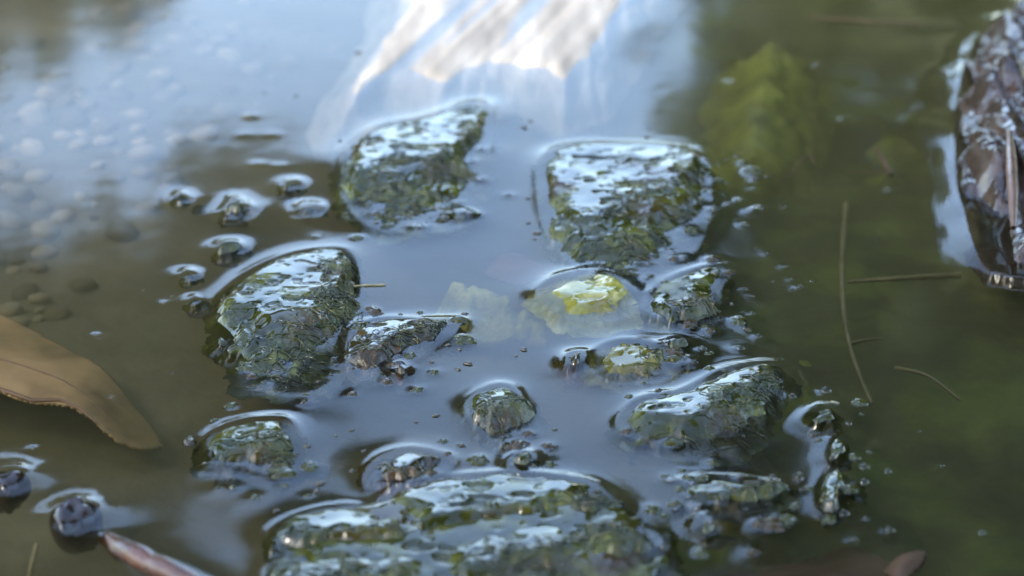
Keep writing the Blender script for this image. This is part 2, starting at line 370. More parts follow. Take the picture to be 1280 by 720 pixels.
KN = [((297, 262), 18, 0.007, 'algae knob with a bright wet cap, largest in the brown water'),
      ((288, 312), 15, 0.006, 'algae knob with a dark split top, beside the rounded clump'),
      ((237, 345), 10, 0.0025, 'low algae knob with dull top, beside the rounded clump'),
      ((228, 250), 12, 0.003, 'blunt algae knob farthest from the algae clumps'),
      ((368, 232), 11, 0.002, 'small algae knob at the edge of the pale water by the tall clump'),
      ((388, 262), 13, 0.003, 'green algae knob touching the pale water below the tall clump'),
      ((245, 378), 9, 0.002, 'tiny algae knob nearest the tan leaf'),
      ((845, 435), 13, 0.007, 'algae knob below the small flat patch'),
      ((860, 458), 12, 0.006, 'round algae knob behind the arched ridge'),
      ((720, 455), 20, 0.006, 'dark algae knob with a white gleam beside the olive lump'),
      ((580, 272), 12, 0.006, 'pale algae knob at the foot of the tall clump'),
      ((500, 466), 14, 0.007, 'pinkish wet knob on the low brownish mat'),
      ((885, 662), 18, 0.008, 'pale wet algae knob below the narrow strip of lumps')]
for i, ((x, y), r, H, lab) in enumerate(KN):
    pts = [(x+r*(1+0.25*rnd.uniform(-1, 1))*math.cos(a), y+0.72*r*(1+0.25*rnd.uniform(-1, 1))*math.sin(a)) for a in np.linspace(0, 6.28, 8)[:-1]]
    clump(lab, pts, H, seed=200+i*7, strands=0, cell=0.0008, name='algae_tuft', cat='algae tuft', group='algae knobs', fr=0.1, rag=0.6, A=0.0007+0.0001*r, lam=0.0035+0.00016*r,
          mat='weed_brown' if i in (9, 11) else 'weed')

# ------------------------------------------------------------------ pond water and bed
def axis(lo, hi, step, far_lo, far_hi):
    c = list(np.arange(lo, hi, step)); s = step; a = c[-1]
    up = []
    while a < far_hi: s *= 1.35; a += s; up.append(min(a, far_hi))
    s = step; a = c[0]; dn = []
    while a > far_lo: s *= 1.35; a -= s; dn.append(max(a, far_lo))
    return np.array(dn[::-1]+c+up)

# things that stick out besides the clumps
PEB = [('dark wet pebble ringed by pale water, beside the half sunken twig', (95, 645), 34, 22, -10, 0.012),
       ('dark wet pebble in the shade beside the tan leaf', (8, 602), 30, 24, 0, 0.010)]
def blob(name, rx, ry, rz, seed, amp=0.18, n=3):
    import bmesh
    bm = bmesh.new(); bmesh.ops.create_icosphere(bm, subdivisions=n, radius=1)
    for v in bm.verts:
        p = v.co
        k = 1+amp*float(fbm(np.array([p.x*1.7+seed*3.1+p.z]), np.array([p.y*1.7-p.z*0.8]), seed, 3)[0])*2
        v.co = Vector((p.x*rx*k, p.y*ry*k, p.z*rz*k))
    me = bpy.data.meshes.new(name); bm.to_mesh(me); bm.free()
    me.polygons.foreach_set('use_smooth', np.ones(len(me.polygons), bool))
    return me
def ell(c, rx, ry, rot=0, n=14):
    a = np.linspace(0, 2*math.pi, n, endpoint=False)
    x = rx*np.cos(a); y = ry*np.sin(a)
    return np.stack([c[0]+x*math.cos(rot)-y*math.sin(rot), c[1]+x*math.sin(rot)+y*math.cos(rot)], 1)
for i, (lab, (x, y), rx, ry, rot, H) in enumerate(PEB):
    c = P(x, y); a = 0.00055*rx*0.8
    o = link('dark_pebble', blob('dark_pebble', a, a*1.2, H*1.2, 31+i, 0.13, 4), M['dark_pebble'], loc=(c[0], c[1], -0.006))
    tag(o, lab, 'pebble'); lift(ell(c[:2], a*0.9, a*1.05), 0.0034, 0.012)
# half sunken twig, bottom left
V, F = [], []
tp = [P(128, 672, -0.004), P(160, 690, 0.003), P(205, 712, 0.006), P(270, 745, 0.006), P(340, 780, 0.002)]
o0 = tp[1]
pp = []
for i in range(len(tp)-1):
    for k in range(5): pp.append(tp[i]*(1-k/5)+tp[i+1]*(k/5))
pp = np.array(pp)-np.array([o0[0], o0[1], 0]); pp[:, 2] += 0.0008*np.sin(np.arange(len(pp))*1.3)
tube_append(V, F, [tuple(p) for p in pp], [0.002+0.0045*math.sin(min(1, (i+1)/6)*1.57)*(1+0.12*math.sin(i*2.1)) for i in range(len(pp))], 10)
o = link('wet_twig', mesh('wet_twig', V, F), M['wet_twig'], loc=(o0[0], o0[1], 0)); tag(o, 'brown wet twig half sunken beside the dark pebble', 'twig')
lift(PP([(132, 676), (165, 688), (215, 712), (300, 755), (280, 765), (200, 722), (150, 696)]), 0.0034, 0.011)

# bark piece standing out of the water on the right
BK = [(1216, 62), (1244, 30), (1300, 0), (1380, 0), (1380, 350), (1290, 352), (1228, 340), (1206, 280), (1194, 210), (1198, 130)]
poly = smooth_poly(PP(BK)); c = poly.mean(0)
xs = np.arange(poly[:, 0].min()-.006, poly[:, 0].max()+.006, 0.0012); ys = np.arange(poly[:, 1].min()-.006, poly[:, 1].max()+.006, 0.0015)
X, Y = np.meshgrid(xs, ys); s = sdist(poly, X, Y)+0.012*fbm(X*26, Y*16, 5, 4)+0.004*fbm(X*80, Y*50, 6, 3)
lx = X-P(1240, 200)[0]
z = -0.006+0.009*sm(-.003, .005, s)+0.030*sm(0, 0.035, s)**0.8
gro = np.abs(np.sin((lx*75+1.2*fbm(X*8, Y*5, 71, 3))*1.6))
z = z + sm(0.006, 0.02, s)*(0.010*(gro**0.6-0.6)+0.005*fbm(X*45, Y*12, 77, 3)+0.0014*fbm(X*110, Y*70, 79, 3))
kp = P(1258, 100, 0.03); z = z+0.016*np.exp(-(((X-kp[0])/0.014)**2+((Y-kp[1])/0.03)**2))
z = z-0.022*sm(0.0, -0.12, (Y-P(1240, 230)[1]))*sm(0, .02, s)
f = grid_faces(len(xs), len(ys), s > -.003); v2, f2, used = compact(np.stack([X-c[0], Y-c[1], z], -1).reshape(-1, 3), f)
bk = link('bark_piece', mesh('bark_piece', v2, f2), M['bark'], loc=(c[0], c[1], 0))
tag(bk, 'grooved brown bark piece with a grey knob rising out of dark water', 'bark')
V, F = [], []
sp = [P(1262, 165, .034), P(1264, 200, .036), P(1266, 240, .032), P(1267, 285, .024)]
tube_append(V, F, [tuple(p-np.array([c[0], c[1], 0])) for p in sp], [.0025, .0045, .0042, .002], 8)
link('splinter', mesh('splinter', V, F), M['bark_pale'], bk)
lift(poly, 0.0080, 0.021)

# small wet bits of algae strewn round the clumps: six shapes, copied
bits = []
for i in range(6):
    n = 22; a = np.linspace(-1, 1, n); Xb, Yb = np.meshgrid(a, a)
    rr_ = np.hypot(Xb, Yb)+0.45*fbm(Xb*1.6+i*5, Yb*1.6, 700+i, 3)
    zb_ = 0.55*(1-sm(0.0, 0.95, rr_))+0.12*fbm(Xb*2+i, Yb*2, 720+i, 2)*(1-sm(0.3, 1, rr_)) - 0.35*sm(0.55, 1.1, rr_)
    v2, f2, used = compact(np.stack([Xb, Yb, zb_], -1).reshape(-1, 3), grid_faces(n, n, rr_ < 1.0))
    me = mesh('algae_bit', v2, f2); attr(me, 'film', np.full(len(v2), 1.0)); me.materials.append(M['weed_brown' if i % 3 == 0 else 'weed']); bits.append(me)
BIT_AREAS = [((430, 580, 385, 490), 22, 'small wet bit of algae strewn over the low brownish mat'), ((815, 1005, 585, 700), 20, 'small wet bit of algae round the narrow strip of lumps'),
             ((800, 960, 320, 475), 26, 'small wet bit of algae round the small flat patch'), ((235, 400, 515, 625), 16, 'small wet bit of algae round the ragged little tuft'),
             ((860, 960, 195, 300), 12, 'small wet bit of algae on the flank of the broad clump'), ((990, 1110, 490, 670), 12, 'small wet bit of algae along the flake chain'),
             ((390, 470, 215, 300), 10, 'small wet bit of algae at the foot of the tall clump'), ((520, 690, 540, 605), 10, 'small wet bit of algae in the lane behind the longest ridge'),
             ((760, 900, 480, 590), 14, 'small wet bit of algae round the ridge with arched crest'), ((270, 450, 440, 510), 10, 'small wet bit of algae in front of the rounded clump')]
bit_objs = []
for (x0, x1, y0, y1), n, lab in BIT_AREAS:
    for k in range(n):
        px, py = rnd.uniform(x0, x1), rnd.uniform(y0, y1); cpt = P(px, py); rb_ = rnd.choice([0.0015, 0.0018, 0.0022, 0.003, 0.0035, 0.005])
        o = link('algae_bit', bits[rnd.randrange(6)], None, loc=(cpt[0], cpt[1], 0)); o.scale = (rb_*rnd.uniform(1, 1.6), rb_*rnd.uniform(1.2, 2.0), rb_*0.7); o.rotation_euler = (0, 0, rnd.uniform(-0.5, 0.5))
        tag(o, lab, 'algae', lab.replace('small wet bit', 'small wet bits')); bit_objs.append((o, cpt[0], cpt[1], rb_))
        lift(ell(cpt[:2], rb_*0.9, rb_*1.2, 0, 8), rb_*0.22, 0.0045)


# air bubbles
hb = []
for i in range(7):
    for j in range(12):
        th = (i/6)*math.pi/2; ph = j/12*2*math.pi
        hb.append((math.cos(th)*math.cos(ph), math.cos(th)*math.sin(ph), math.sin(th)))
hf = [(i*12+j, i*12+(j+1) % 12, (i+1)*12+(j+1) % 12, (i+1)*12+j) for i in range(6) for j in range(12)]
bub_me = mesh('air_bubble', hb, hf); bub_me.materials.append(M['bubble'])
def bub(px, py, r, lab, grp):
    c = P(px, py)
    BUB.append((c, r, lab, grp))
G1 = ('air bubble in the froth beside the broad ragged clump', 'bubbles beside the broad ragged clump')
for x, y, r in [(912, 258, 3.2), (893, 265, 3.6), (924, 252, 3.4), (948, 262, 3.8), (938, 265, 2), (865, 210, 1.8), (883, 203, 1.6), (897, 209, 2.2), (877, 217, 1.6), (899, 226, 1.4), (943, 235, 1.4),
                (891, 243, 1.8), (904, 248, 1.8), (874, 257, 1.6), (982, 259, 1.4), (891, 273, 2), (930, 222, 1.1), (920, 214, 1)]: bub(x, y, r, *G1)
G2 = ('air bubble on dark water around the small flat algae patch', 'bubbles around the small flat patch')
for x, y, r in [(907, 330, 1.6), (931, 363, 2), (941, 371, 1.4), (940, 393, 2), (923, 400, 1.8), (931, 412, 1.8), (948, 422, 2.4), (925, 437, 3), (878, 438, 2.8), (856, 324, 2), (983, 334, 1.6), (960, 318, 1.4),
                (1000, 360, 2.2), (1014, 353, 1.4), (990, 350, 1.3), (967, 352, 1.2), (835, 436, 2.6), (868, 458, 2.4), (945, 312, 1.1), (815, 320, 1.6), (832, 432, 3)]: bub(x, y, r, *G2)
G3 = ('air bubble floating around the chain of shiny algae flakes', 'bubbles around the flake chain')
for x, y, r in [(990, 500, 2.6), (1032, 491, 3.4), (1045, 510, 2), (1060, 533, 2), (1080, 587, 3.2), (1110, 591, 2.4), (1080, 607, 2.8), (1082, 651, 2.4), (1055, 645, 3), (1112, 665, 3), (1068, 676, 2.6), (1086, 567, 1.6),
                (975, 482, 1.6), (938, 520, 1.2), (1002, 615, 2), (1228, 668, 2.4), (1178, 583, 1.4), (1150, 540, 1.1)]: bub(x, y, r, *G3)
G4 = ('air bubble among the narrow strip of algae lumps', 'bubbles on the narrow strip')
for x, y, r in [(838, 603, 3), (866, 610, 2.8), (862, 625, 2.2), (905, 628, 3.4), (968, 607, 3.6), (950, 612, 2.4), (872, 640, 2), (890, 660, 3.2), (925, 600, 2), (985, 615, 1.6), (830, 690, 3), (845, 640, 2.2)]: bub(x, y, r, *G4)
G5 = ('single tiny bubble on dark green water over the sunken twigs', 'bubbles over the sunken twigs')
for x, y, r in [(914, 102, 1.6), (1021, 84, 2.2), (1053, 150, 2.6), (1110, 240, 2.6), (1165, 35, 1.4), (1060, 100, 1.4), (1095, 300, 1.2), (1130, 120, 1)]: bub(x, y, r, *G5)
G6 = ('air bubble on brown water near the algae knobs', 'bubbles on the brown water')
for x, y, r in [(315, 145, 1.6), (307, 168, 1.4), (340, 168, 1.6), (322, 205, 1.5), (348, 207, 1.6), (302, 258, 2.4), (310, 270, 2), (120, 420, 1.6), (125, 424, 1.2), (140, 498, 1.4), (205, 380, 1.3), (215, 467, 1.1), (42, 562, 1.6),
                (180, 362, 1.2), (108, 340, 1.2), (170, 245, 1.2), (330, 60, 1.2), (215, 370, 1)]: bub(x, y, r, *G6)
G7 = ('air bubble caught on the rounded clump and the low brownish mat', 'bubbles on the rounded clump')
for x, y, r in [(418, 390, 2.4), (403, 412, 4), (352, 455, 3), (417, 452, 2), (330, 447, 2), (450, 405, 2), (455, 432, 3), (470, 425, 2.4), (490, 430, 2.4), (505, 420, 1.8), (520, 428, 2), (500, 466, 4), (330, 480, 2), (436, 380, 1.3),
                (345, 420, 2)]: bub(x, y, r, *G7)
G8 = ('air bubble clinging to the tall algae clump', 'bubbles on the tall clump')
for x, y, r in [(600, 227, 2.4), (587, 270, 3.4), (562, 268, 2.4), (636, 245, 1.8), (525, 285, 3), (575, 255, 1.6), (590, 205, 1.8), (602, 190, 2)]: bub(x, y, r, *G8)
bub_lifts = []
for cpt, r, lab, grp in BUB:
    o = link('air_bubble', bub_me, None, loc=(cpt[0], cpt[1], 0.0)); rr = r*0.00095
    o.scale = (rr*1.05, rr*1.2, rr*0.95); o.rotation_euler = (0, 0, rnd.uniform(0, 6.28)); tag(o, lab, 'bubble', grp)
    bub_lifts.append((o, cpt[0], cpt[1], rr))

# flecks afloat
fl_me = [blob('dark_fleck', 1, 0.7, 0.5, 61+i, 0.3, 2) for i in range(3)]
for mm in fl_me: mm.materials.append(M['fleck'])
FL = [(575, 437, 3), (655, 437, 3.5), (560, 433, 2.6), (385, 560, 3), (400, 605, 4), (395, 615, 3), (440, 590, 3), (420, 545, 2), (545, 520, 3), (520, 528, 2), (440, 538, 2.4), (655, 160, 4), (663, 152, 2.6), (690, 290, 4.6), (672, 293, 4),
      (660, 280, 2.6), (668, 300, 2.2), (425, 178, 3), (430, 235, 3), (660, 250, 3), (585, 455, 4), (573, 462, 3), (645, 445, 2), (820, 130, 2), (824, 138, 2.4), (693, 537, 2.2), (455, 565, 2.2), (370, 120, 2.6), (330, 116, 2), (448, 66, 4), (808, 172, 4),
      (812, 160, 2.4), (475, 588, 2.4), (345, 640, 3), (470, 280, 2.6)]
fleck_objs = []
for i, (x, y, r) in enumerate(FL):
    cpt = P(x, y); o = link('dark_fleck', fl_me[i % 3], None, loc=(cpt[0], cpt[1], 0.0)); k = r*0.0006
    o.scale = (k*1.3, k*1.3, k); o.rotation_euler = (0, 0, rnd.uniform(0, 6.28))
    tag(o, 'tiny dark fleck of debris floating on the pale water', 'debris', 'dark flecks afloat'); fleck_objs.append((o, cpt[0], cpt[1], k))

def water_h(X, Y):
    Z = np.zeros(X.shape)
    for poly, a, lam, fq in LIFT:
        R = lam*6; lo = poly.min(0)-R; hi = poly.max(0)+R
        k = (X > lo[0]) & (X < hi[0]) & (Y > lo[1]) & (Y < hi[1])
        if not k.any(): continue
        s = sdist(poly, X[k], Y[k])
        h = a*np.exp(np.minimum(s, 0)/lam)
        if fq: h = h*(1-0.7*sm(fq[4]-0.2, 0.9, lift_q(fq, X[k], Y[k])))
        h = h*(0.55+0.75*vnoise(X[k]*24, Y[k]*15, 17))
        Z[k] = np.maximum(Z[k], h) + 0.35*np.minimum(Z[k], h)
    for _, x, y, r in bub_lifts:
        if r < 0.0012: continue
        k = (np.abs(X-x) < 0.03) & (np.abs(Y-y) < 0.03); d = np.hypot(X[k]-x, Y[k]-y)
        Z[k] += 0.30*r*np.exp(-np.maximum(d-r, 0)/0.0035)
    near = np.exp(-(np.hypot(X, Y)/1.2)**2)
    Z += near*(0.00022*fbm(X*9, Y*6, 301, 3) + 0.00006*fbm(X*45, Y*30, 307, 2))
    return Z
XA = axis(-0.53, 0.53, 0.0018, -7, 7); YA = axis(-0.46, 0.80, 0.0030, -1.6, 8)
X, Y = np.meshgrid(XA, YA); Z = water_h(X, Y)
nx, ny = len(XA), len(YA)
wv = np.stack([X, Y, Z], -1).reshape(-1, 3); wf = grid_faces(nx, ny)
ring = np.concatenate([np.arange(nx), nx-1+nx*np.arange(1, ny), (ny-1)*nx+np.arange(nx-2, -1, -1), nx*np.arange(ny-2, 0, -1)])
low_ = wv[ring].copy(); low_[:, 2] = -0.3; b0 = len(wv); k = np.arange(len(ring)); k1 = (k+1) % len(ring)
side = np.stack([ring[k], b0+k, b0+k1, ring[k1]], 1)
wv = np.concatenate([wv, low_, [[0, 3, -0.3]]]); cc = len(wv)-1
wf = np.concatenate([wf, side])
tri = np.stack([b0+k, np.full(len(k), cc), b0+k1], 1)
wme = bpy.data.meshes.new('pond_water')
wme.vertices.add(len(wv)); wme.vertices.foreach_set('co', wv.astype(np.float32).ravel())
loops = np.concatenate([wf.ravel(), tri.ravel()]).astype(np.int32); wme.loops.add(len(loops)); wme.loops.foreach_set('vertex_index', loops)
tot = np.concatenate([np.full(len(wf), 4), np.full(len(tri), 3)]).astype(np.int32); wme.polygons.add(len(tot))
wme.polygons.foreach_set('loop_start', np.concatenate([[0], np.cumsum(tot)[:-1]]).astype(np.int32)); wme.polygons.foreach_set('loop_total', tot)
smf = np.zeros(len(tot), bool); smf[:(nx-1)*(ny-1)] = True; wme.polygons.foreach_set('use_smooth', smf)
wme.update(calc_edges=True); wme.validate()
o = link('pond_water', wme, M['water']); o['kind'] = 'structure'
def wz(x, y): return float(water_h(np.array([[x]]), np.array([[y]]))[0, 0])
def top_z(x, y):
    z = wz(x, y)
    for lo, cell, zz, ss in SURF:
        ci = int((x-lo[0])/cell); ri = int((y-lo[1])/(cell*1.6))
        if 0 <= ri < zz.shape[0] and 0 <= ci < zz.shape[1] and ss[ri, ci] > -0.002: z = max(z, float(zz[ri, ci]))
    return z
for o, x, y, r in bub_lifts: o.location.z = top_z(x, y)-0.18*r
for o, x, y, r in bit_objs: o.location.z = wz(x, y)+0.05*r
for o, x, y, r in fleck_objs: o.location.z = wz(x, y)+0.1*r

XB = axis(-0.62, 0.62, 0.005, -400, 400); YB = axis(-0.55, 1.0, 0.006, -400, 400)
X, Y = np.meshgrid(XB, YB)
nearm = np.exp(-(np.hypot(X, Y)/2.5)**2)
rp = np.hypot(X/5.6, (Y-3.4)/4.6)          # pond outline
bedz = -0.052 + nearm*(0.010*fbm(X*7, Y*5, 401, 4)+0.003*fbm(X*40, Y*40, 402, 3)) + 0.024*sm(-0.12, -0.35, X)*sm(0.1, 0.4, Y)
bedz = bedz*sm(1.03, 0.9, rp) + sm(0.95, 1.1, rp)*(0.16+0.05*fbm(X*0.7, Y*0.7, 403, 3))
gr = link('pond_ground', mesh('pond_ground', np.stack([X, Y, bedz], -1).reshape(-1, 3), grid_faces(len(XB), len(YB))), M['bed']); gr['kind'] = 'structure'
alg = sm(-0.06, 0.16, X+0.10*fbm(X*6, Y*5, 405, 3)-0.02)
alg = np.maximum(alg, sm(1.0, 1.1, rp)); attr(gr.data, 'algae', alg.ravel())
def bz(x, y):
    j = int(np.argmin(abs(XB-x))); i = int(np.argmin(abs(YB-y))); return float(bedz[i, j])

# ------------------------------------------------------------------ sunken things
def cushion(label, pts, ztop, mat, seed, soft=0.03, bump=0.006, cell=0.003, zb=-0.065, name='algae_cushion', cat='sunken algae'):
    poly = smooth_poly(PP(pts, ztop)); c = poly.mean(0)
    lo = poly.min(0)-0.02; hi = poly.max(0)+0.02
    xs = np.arange(lo[0], hi[0], cell); ys = np.arange(lo[1], hi[1], cell); X, Y = np.meshgrid(xs, ys)
    s = sdist(poly, X, Y)+(0.03 if zb > -0.04 else 0.016)*fbm(X*30, Y*22, seed, 4, 0.6)
    z = zb+(ztop-zb)*sm(-0.015, soft if zb < -0.04 else 0.9*s.max(), s) + sm(-0.01, 0.02, s)*bump*fbm(X*55, Y*45, seed+3, 4)
    z = np.minimum(z, -0.0015+0*z) if ztop < 0 else z
    f = grid_faces(len(xs), len(ys), s > -0.016); v2, f2, _ = compact(np.stack([X-c[0], Y-c[1], z], -1).reshape(-1, 3), f)
    o = link(name, mesh(name, v2, f2), M[mat], loc=(c[0], c[1], 0)); tag(o, label, cat)
    if zb > -0.06: md = o.modifiers.new('thickness', 'SOLIDIFY'); md.thickness = 0.006; md.offset = -1
    return o
cushion('soft yellow-green algae cushion under water between the broad clump and the sunken twigs', [(870, 60), (950, 20), (1040, 40), (1060, 110), (1020, 180), (940, 205), (880, 190), (850, 130)], -0.014, 'cushion', 501, 0.08)
cushion('dim green algae cushion under water beside the bark piece', [(1060, 150), (1120, 130), (1170, 150), (1160, 190), (1090, 210)], -0.035, 'cushion', 511, 0.07)
cushion('pale green algae cushion under water along the long stalk', [(965, 380), (1030, 365), (1055, 400), (1040, 460), (1010, 490), (975, 460)], -0.018, 'cushion', 521, 0.08)
cushion('dark olive sunken cushion in front of the arched ridge', [(880, 520), (950, 500), (1000, 530), (1000, 575), (940, 590), (880, 575)], -0.005, 'olive', 531, 0.05)
cushion('yellowish algae sprig lying under the water lane', [(572, 354), (600, 348), (640, 356), (650, 366), (625, 370), (595, 364)], -0.012, 'cushion_bright', 551, 0.05, 0.012, 0.002, -0.038)
cushion('greyish silty cushion under water beside the red-brown leaf', [(900, 660), (960, 640), (1020, 655), (1000, 700), (930, 720), (880, 700)], -0.018, 'olive', 571, 0.04)

# bleached wood slab
pts = [(402, 150), (396, 110), (425, 70), (455, 30), (480, -40), (560, -60), (850, -60), (815, 10), (790, 60), (745, 112), (700, 128), (650, 106), (595, 122), (545, 132), (505, 120), (485, 156), (450, 150)]
poly = smooth_poly(PP(pts, -0.008)); c = poly.mean(0); lo = poly.min(0)-.01; hi = poly.max(0)+.01
xs = np.arange(lo[0], hi[0], .002); ys = np.arange(lo[1], hi[1], .003); X, Y = np.meshgrid(xs, ys)
s = sdist(poly, X, Y)+0.008*fbm(X*70, Y*14, 601, 4)
u = X-0.28*Y
zz = -0.034+0.043*sm(-.012, .05, s)+sm(0, .01, s)*(0.016*fbm(u*40, Y*1.6, 602, 2)+0.005*fbm(u*110, Y*3, 603, 3)) - 0.005*sm(0.02, 0.16, X-c[0])
zz = np.where(zz > 0, 0.3*zz, zz)
f = grid_faces(len(xs), len(ys), s > -.004); v2, f2, _ = compact(np.stack([X-c[0], Y-c[1], zz], -1).reshape(-1, 3), f)
sl = link('wood_slab', mesh('wood_slab', v2, f2), M['slab'], loc=(c[0], c[1], 0))
md = sl.modifiers.new('thickness', 'SOLIDIFY'); md.thickness = 0.012; md.offset = -1
tag(sl, 'pale bleached wood slab with lengthwise grooves lying awash','wood slab')

# tan leaf
def leaf(label, pts, mat, zc, fold, name='dead_leaf', rib=None, seed=1, curl=0.0, rim=None, cell=0.002):
    poly = smooth_poly(PP(pts, zc)); c = poly.mean(0); lo = poly.min(0)-.004; hi = poly.max(0)+.004
    xs = np.arange(lo[0], hi[0], cell); ys = np.arange(lo[1], hi[1], cell); X, Y = np.meshgrid(xs, ys); s = sdist(poly, X, Y)
    z = zc+0*X+0.003*fbm(X*18, Y*14, seed, 3)+fold(X, Y, s)
    z = np.minimum(z, -0.001)
    f = grid_faces(len(xs), len(ys), None); k = (s > -0.0005).ravel(); f = f[k[f].all(1)]
    v2, f2, _ = compact(np.stack([X-c[0], Y-c[1], z], -1).reshape(-1, 3), f)
    o = link(name, mesh(name, v2, f2), M[mat], loc=(c[0], c[1], 0)); md = o.modifiers.new('thickness', 'SOLIDIFY'); md.thickness = 0.0016
    tag(o, label, 'leaf')
    for nm, lst, rad in (rib or []):
        V, F = [], []
        q = []
        for a, b, dz in lst:
            p_ = P(a, b, zc); xa, ya = np.array([[p_[0]]]), np.array([[p_[1]]])
            p_[2] = min(-0.001, zc+0.003*float(fbm(xa*18, ya*14, seed, 3)[0, 0])+float(fold(xa, ya, 0*xa+0.01)[0, 0]))+dz
            q.append(p_-np.array([c[0], c[1], 0]))
        tube_append(V, F, [tuple(p) for p in q], [rad*(1-0.6*i/(len(q)-1)) for i in range(len(q))], 6)
        link(nm, mesh(nm, V, F), M['leaf_rim'], o)
    return o
ra, rb = P(-20, 462, -0.006)[:2], P(165, 528, -0.006)[:2]
rn = np.array([-(rb-ra)[1], (rb-ra)[0]])/np.hypot(*(rb-ra))
def fold(X, Y, s):
    d = (X-ra[0])*rn[0]+(Y-ra[1])*rn[1]
    return -0.004*np.exp(-(d/0.006)**2) - 0.012*sm(0.02, 0.09, d) - 0.012*sm(-0.005, -0.05, d)+0.002-0.030*sm(P(90, 460, -.007)[0], P(215, 530, -.007)[0], X)
leaf('tan dead leaf with a dark crease, blade tip pointing at the rounded clump', [(-90, 340), (-20, 368), (20, 384), (70, 410), (120, 436), (160, 462), (192, 488), (200, 508), (178, 522), (140, 526), (105, 514), (60, 504), (0, 492), (-80, 470)],
     'leaf', -0.015, fold, seed=611, rib=[('midrib', [(-40, 442, 0), (0, 452, 0), (30, 461, 0), (55, 468, 0), (80, 478, 0), (105, 492, 0), (130, 506, 0)], 0.0012), ('rolled_edge', [(-40, 486, 0), (0, 490, 0), (40, 498, 0), (75, 503, 0), (100, 510, 0), (122, 519, 0)], 0.0022)])
leaf('red-brown dead leaf lying on the bed beside the silty cushion', [(850, 712), (930, 700), (1000, 690), (1060, 672), (1110, 690), (1120, 720), (1080, 760), (960, 770), (860, 745)], 'red_leaf', -0.024, lambda X, Y, s: -0.006*sm(0.03, 0, s), seed=621)
leaf('pale curled leaf scrap beside the red-brown leaf', [(1105, 712), (1130, 692), (1160, 690), (1150, 712), (1125, 730)], 'leaf_rim', -0.014, lambda X, Y, s: 0.004*sm(0, .01, s), seed=631)
leaf('rusty leaf scrap under water between the tall clump and the broad clump', [(606, 340), (622, 322), (648, 318), (668, 324), (690, 342), (668, 346), (655, 354), (630, 348)], 'red_leaf', -0.02, lambda X, Y, s: 0*s, seed=641)

# sunken twigs and stalks
def twig(label, lst, r0, r1, mat='twig', name='sunken_twig', branch=None):
    q = [P(a, b, z) for a, b, z in lst]; c = q[0]
    pts = []
    for i in range(len(q)-1):
        p0, p1, p2, p3 = q[max(i-1, 0)], q[i], q[i+1], q[min(i+2, len(q)-1)]
        for k in range(5):
            t = k/5; pts.append(0.5*((2*p1)+(-p0+p2)*t+(2*p0-5*p1+4*p2-p3)*t*t+(-p0+3*p1-3*p2+p3)*t**3))
    pts.append(q[-1]); n = len(pts); V, F = [], []
    tube_append(V, F, [tuple(p-c) for p in pts], [1.1*(r0+(r1-r0)*i/(n-1))*(1+0.15*math.sin(i*2.3)) for i in range(n)], 7)
    o = link(name, mesh(name, V, F), M[mat], loc=tuple(c)); tag(o, label, 'twig')
    if branch:
        V, F = [], []; q2 = [P(a, b, z)-c for a, b, z in branch]
        tube_append(V, F, [tuple(p) for p in q2], [r0*0.7-(r0*0.4)*i/(len(q2)-1) for i in range(len(q2))], 6)
        link('side_shoot', mesh('side_shoot', V, F), M[mat], o)
    return o
twig('long thin sunken stalk running past the pale green cushion', [(1058, 255, -0.022), (1053, 320, -0.020), (1054, 380, -0.018), (1062, 430, -0.020), (1075, 470, -0.024), (1090, 505, -0.032)], .0022, .0012, branch=[(1062, 430, -0.020), (1080, 425, -0.020), (1105, 423, -0.022)])
twig('straight sunken stick above the yellow-green cushion', [(1012, 22, -0.022), (1060, 25, -0.018), (1100, 28, -0.016), (1150, 29, -0.018)], .0016, .0024, 'twig_red')
twig('sunken stick pointing at the foot of the bark piece', [(1060, 352, -0.022), (1110, 349, -0.020), (1160, 346, -0.020), (1200, 344, -0.022)], .0012, .0022)
twig('crooked hair-thin sunken root near the red-brown chip', [(975, 228, -0.032), (992, 215, -0.028), (1004, 198, -0.022), (1014, 195, -0.020), (1020, 207, -0.022)], .0009, .0012, 'twig_red')
twig('short red-brown sunken chip beside the crooked root', [(1094, 186, -0.022), (1102, 196, -0.018), (1108, 208, -0.018), (1113, 219, -0.022)], .0014, .0028, 'twig_red', branch=[(1110, 214, -0.019), (1085, 216, -0.022), (1060, 214, -0.028)])
twig('thin yellowish stalk standing in shallow water near the dark pebble', [(35, 730, -.02), (40, 705, -.012), (46, 680, -.006)], .0016, .001)
twig('slanting sunken root on the dark bed below the long stalk', [(1120, 460, -.03), (1160, 470, -.026), (1200, 500, -.03)], .0014, .001)
twig('thin straight straw lying across the water lane beside the rounded clump', [(432, 360, .001), (450, 357, .002), (482, 356, .001)], .0007, .0005)

# pebbles on the bed
pm = [blob('bed_pebble', 1, 0.85, 0.55, 71+i, 0.16, 2) for i in range(6)]
for mm in pm: mm.materials.append(M['pebble'])
cnt = 0; placed = []
while cnt < 170:
    px, py = rnd.uniform(-60, 420), rnd.uniform(-30, 420)
    if px*0.9+py > 430 or (px < 120 and py < 60): continue
    r = rnd.choice([0.005, 0.007, 0.009, 0.011, 0.014])
    cpt = P(px, py, -0.035)
    if any((cpt[0]-a)**2+(cpt[1]-b_)**2 < (0.8*(r+q_))**2 for a, b_, q_ in placed): continue
    placed.append((cpt[0], cpt[1], r))
    o = link('bed_pebble', pm[cnt % 6], None, loc=(cpt[0], cpt[1], bz(cpt[0], cpt[1])+r*0.08)); o.scale = (r, r, r); o.rotation_euler = (rnd.uniform(-.3, .3), rnd.uniform(-.3, .3), rnd.uniform(0, 6.28))
    tag(o, 'pale pebble on the pond bed, seen through shallow water', 'pebble', 'pale pebbles on the bed'); cnt += 1

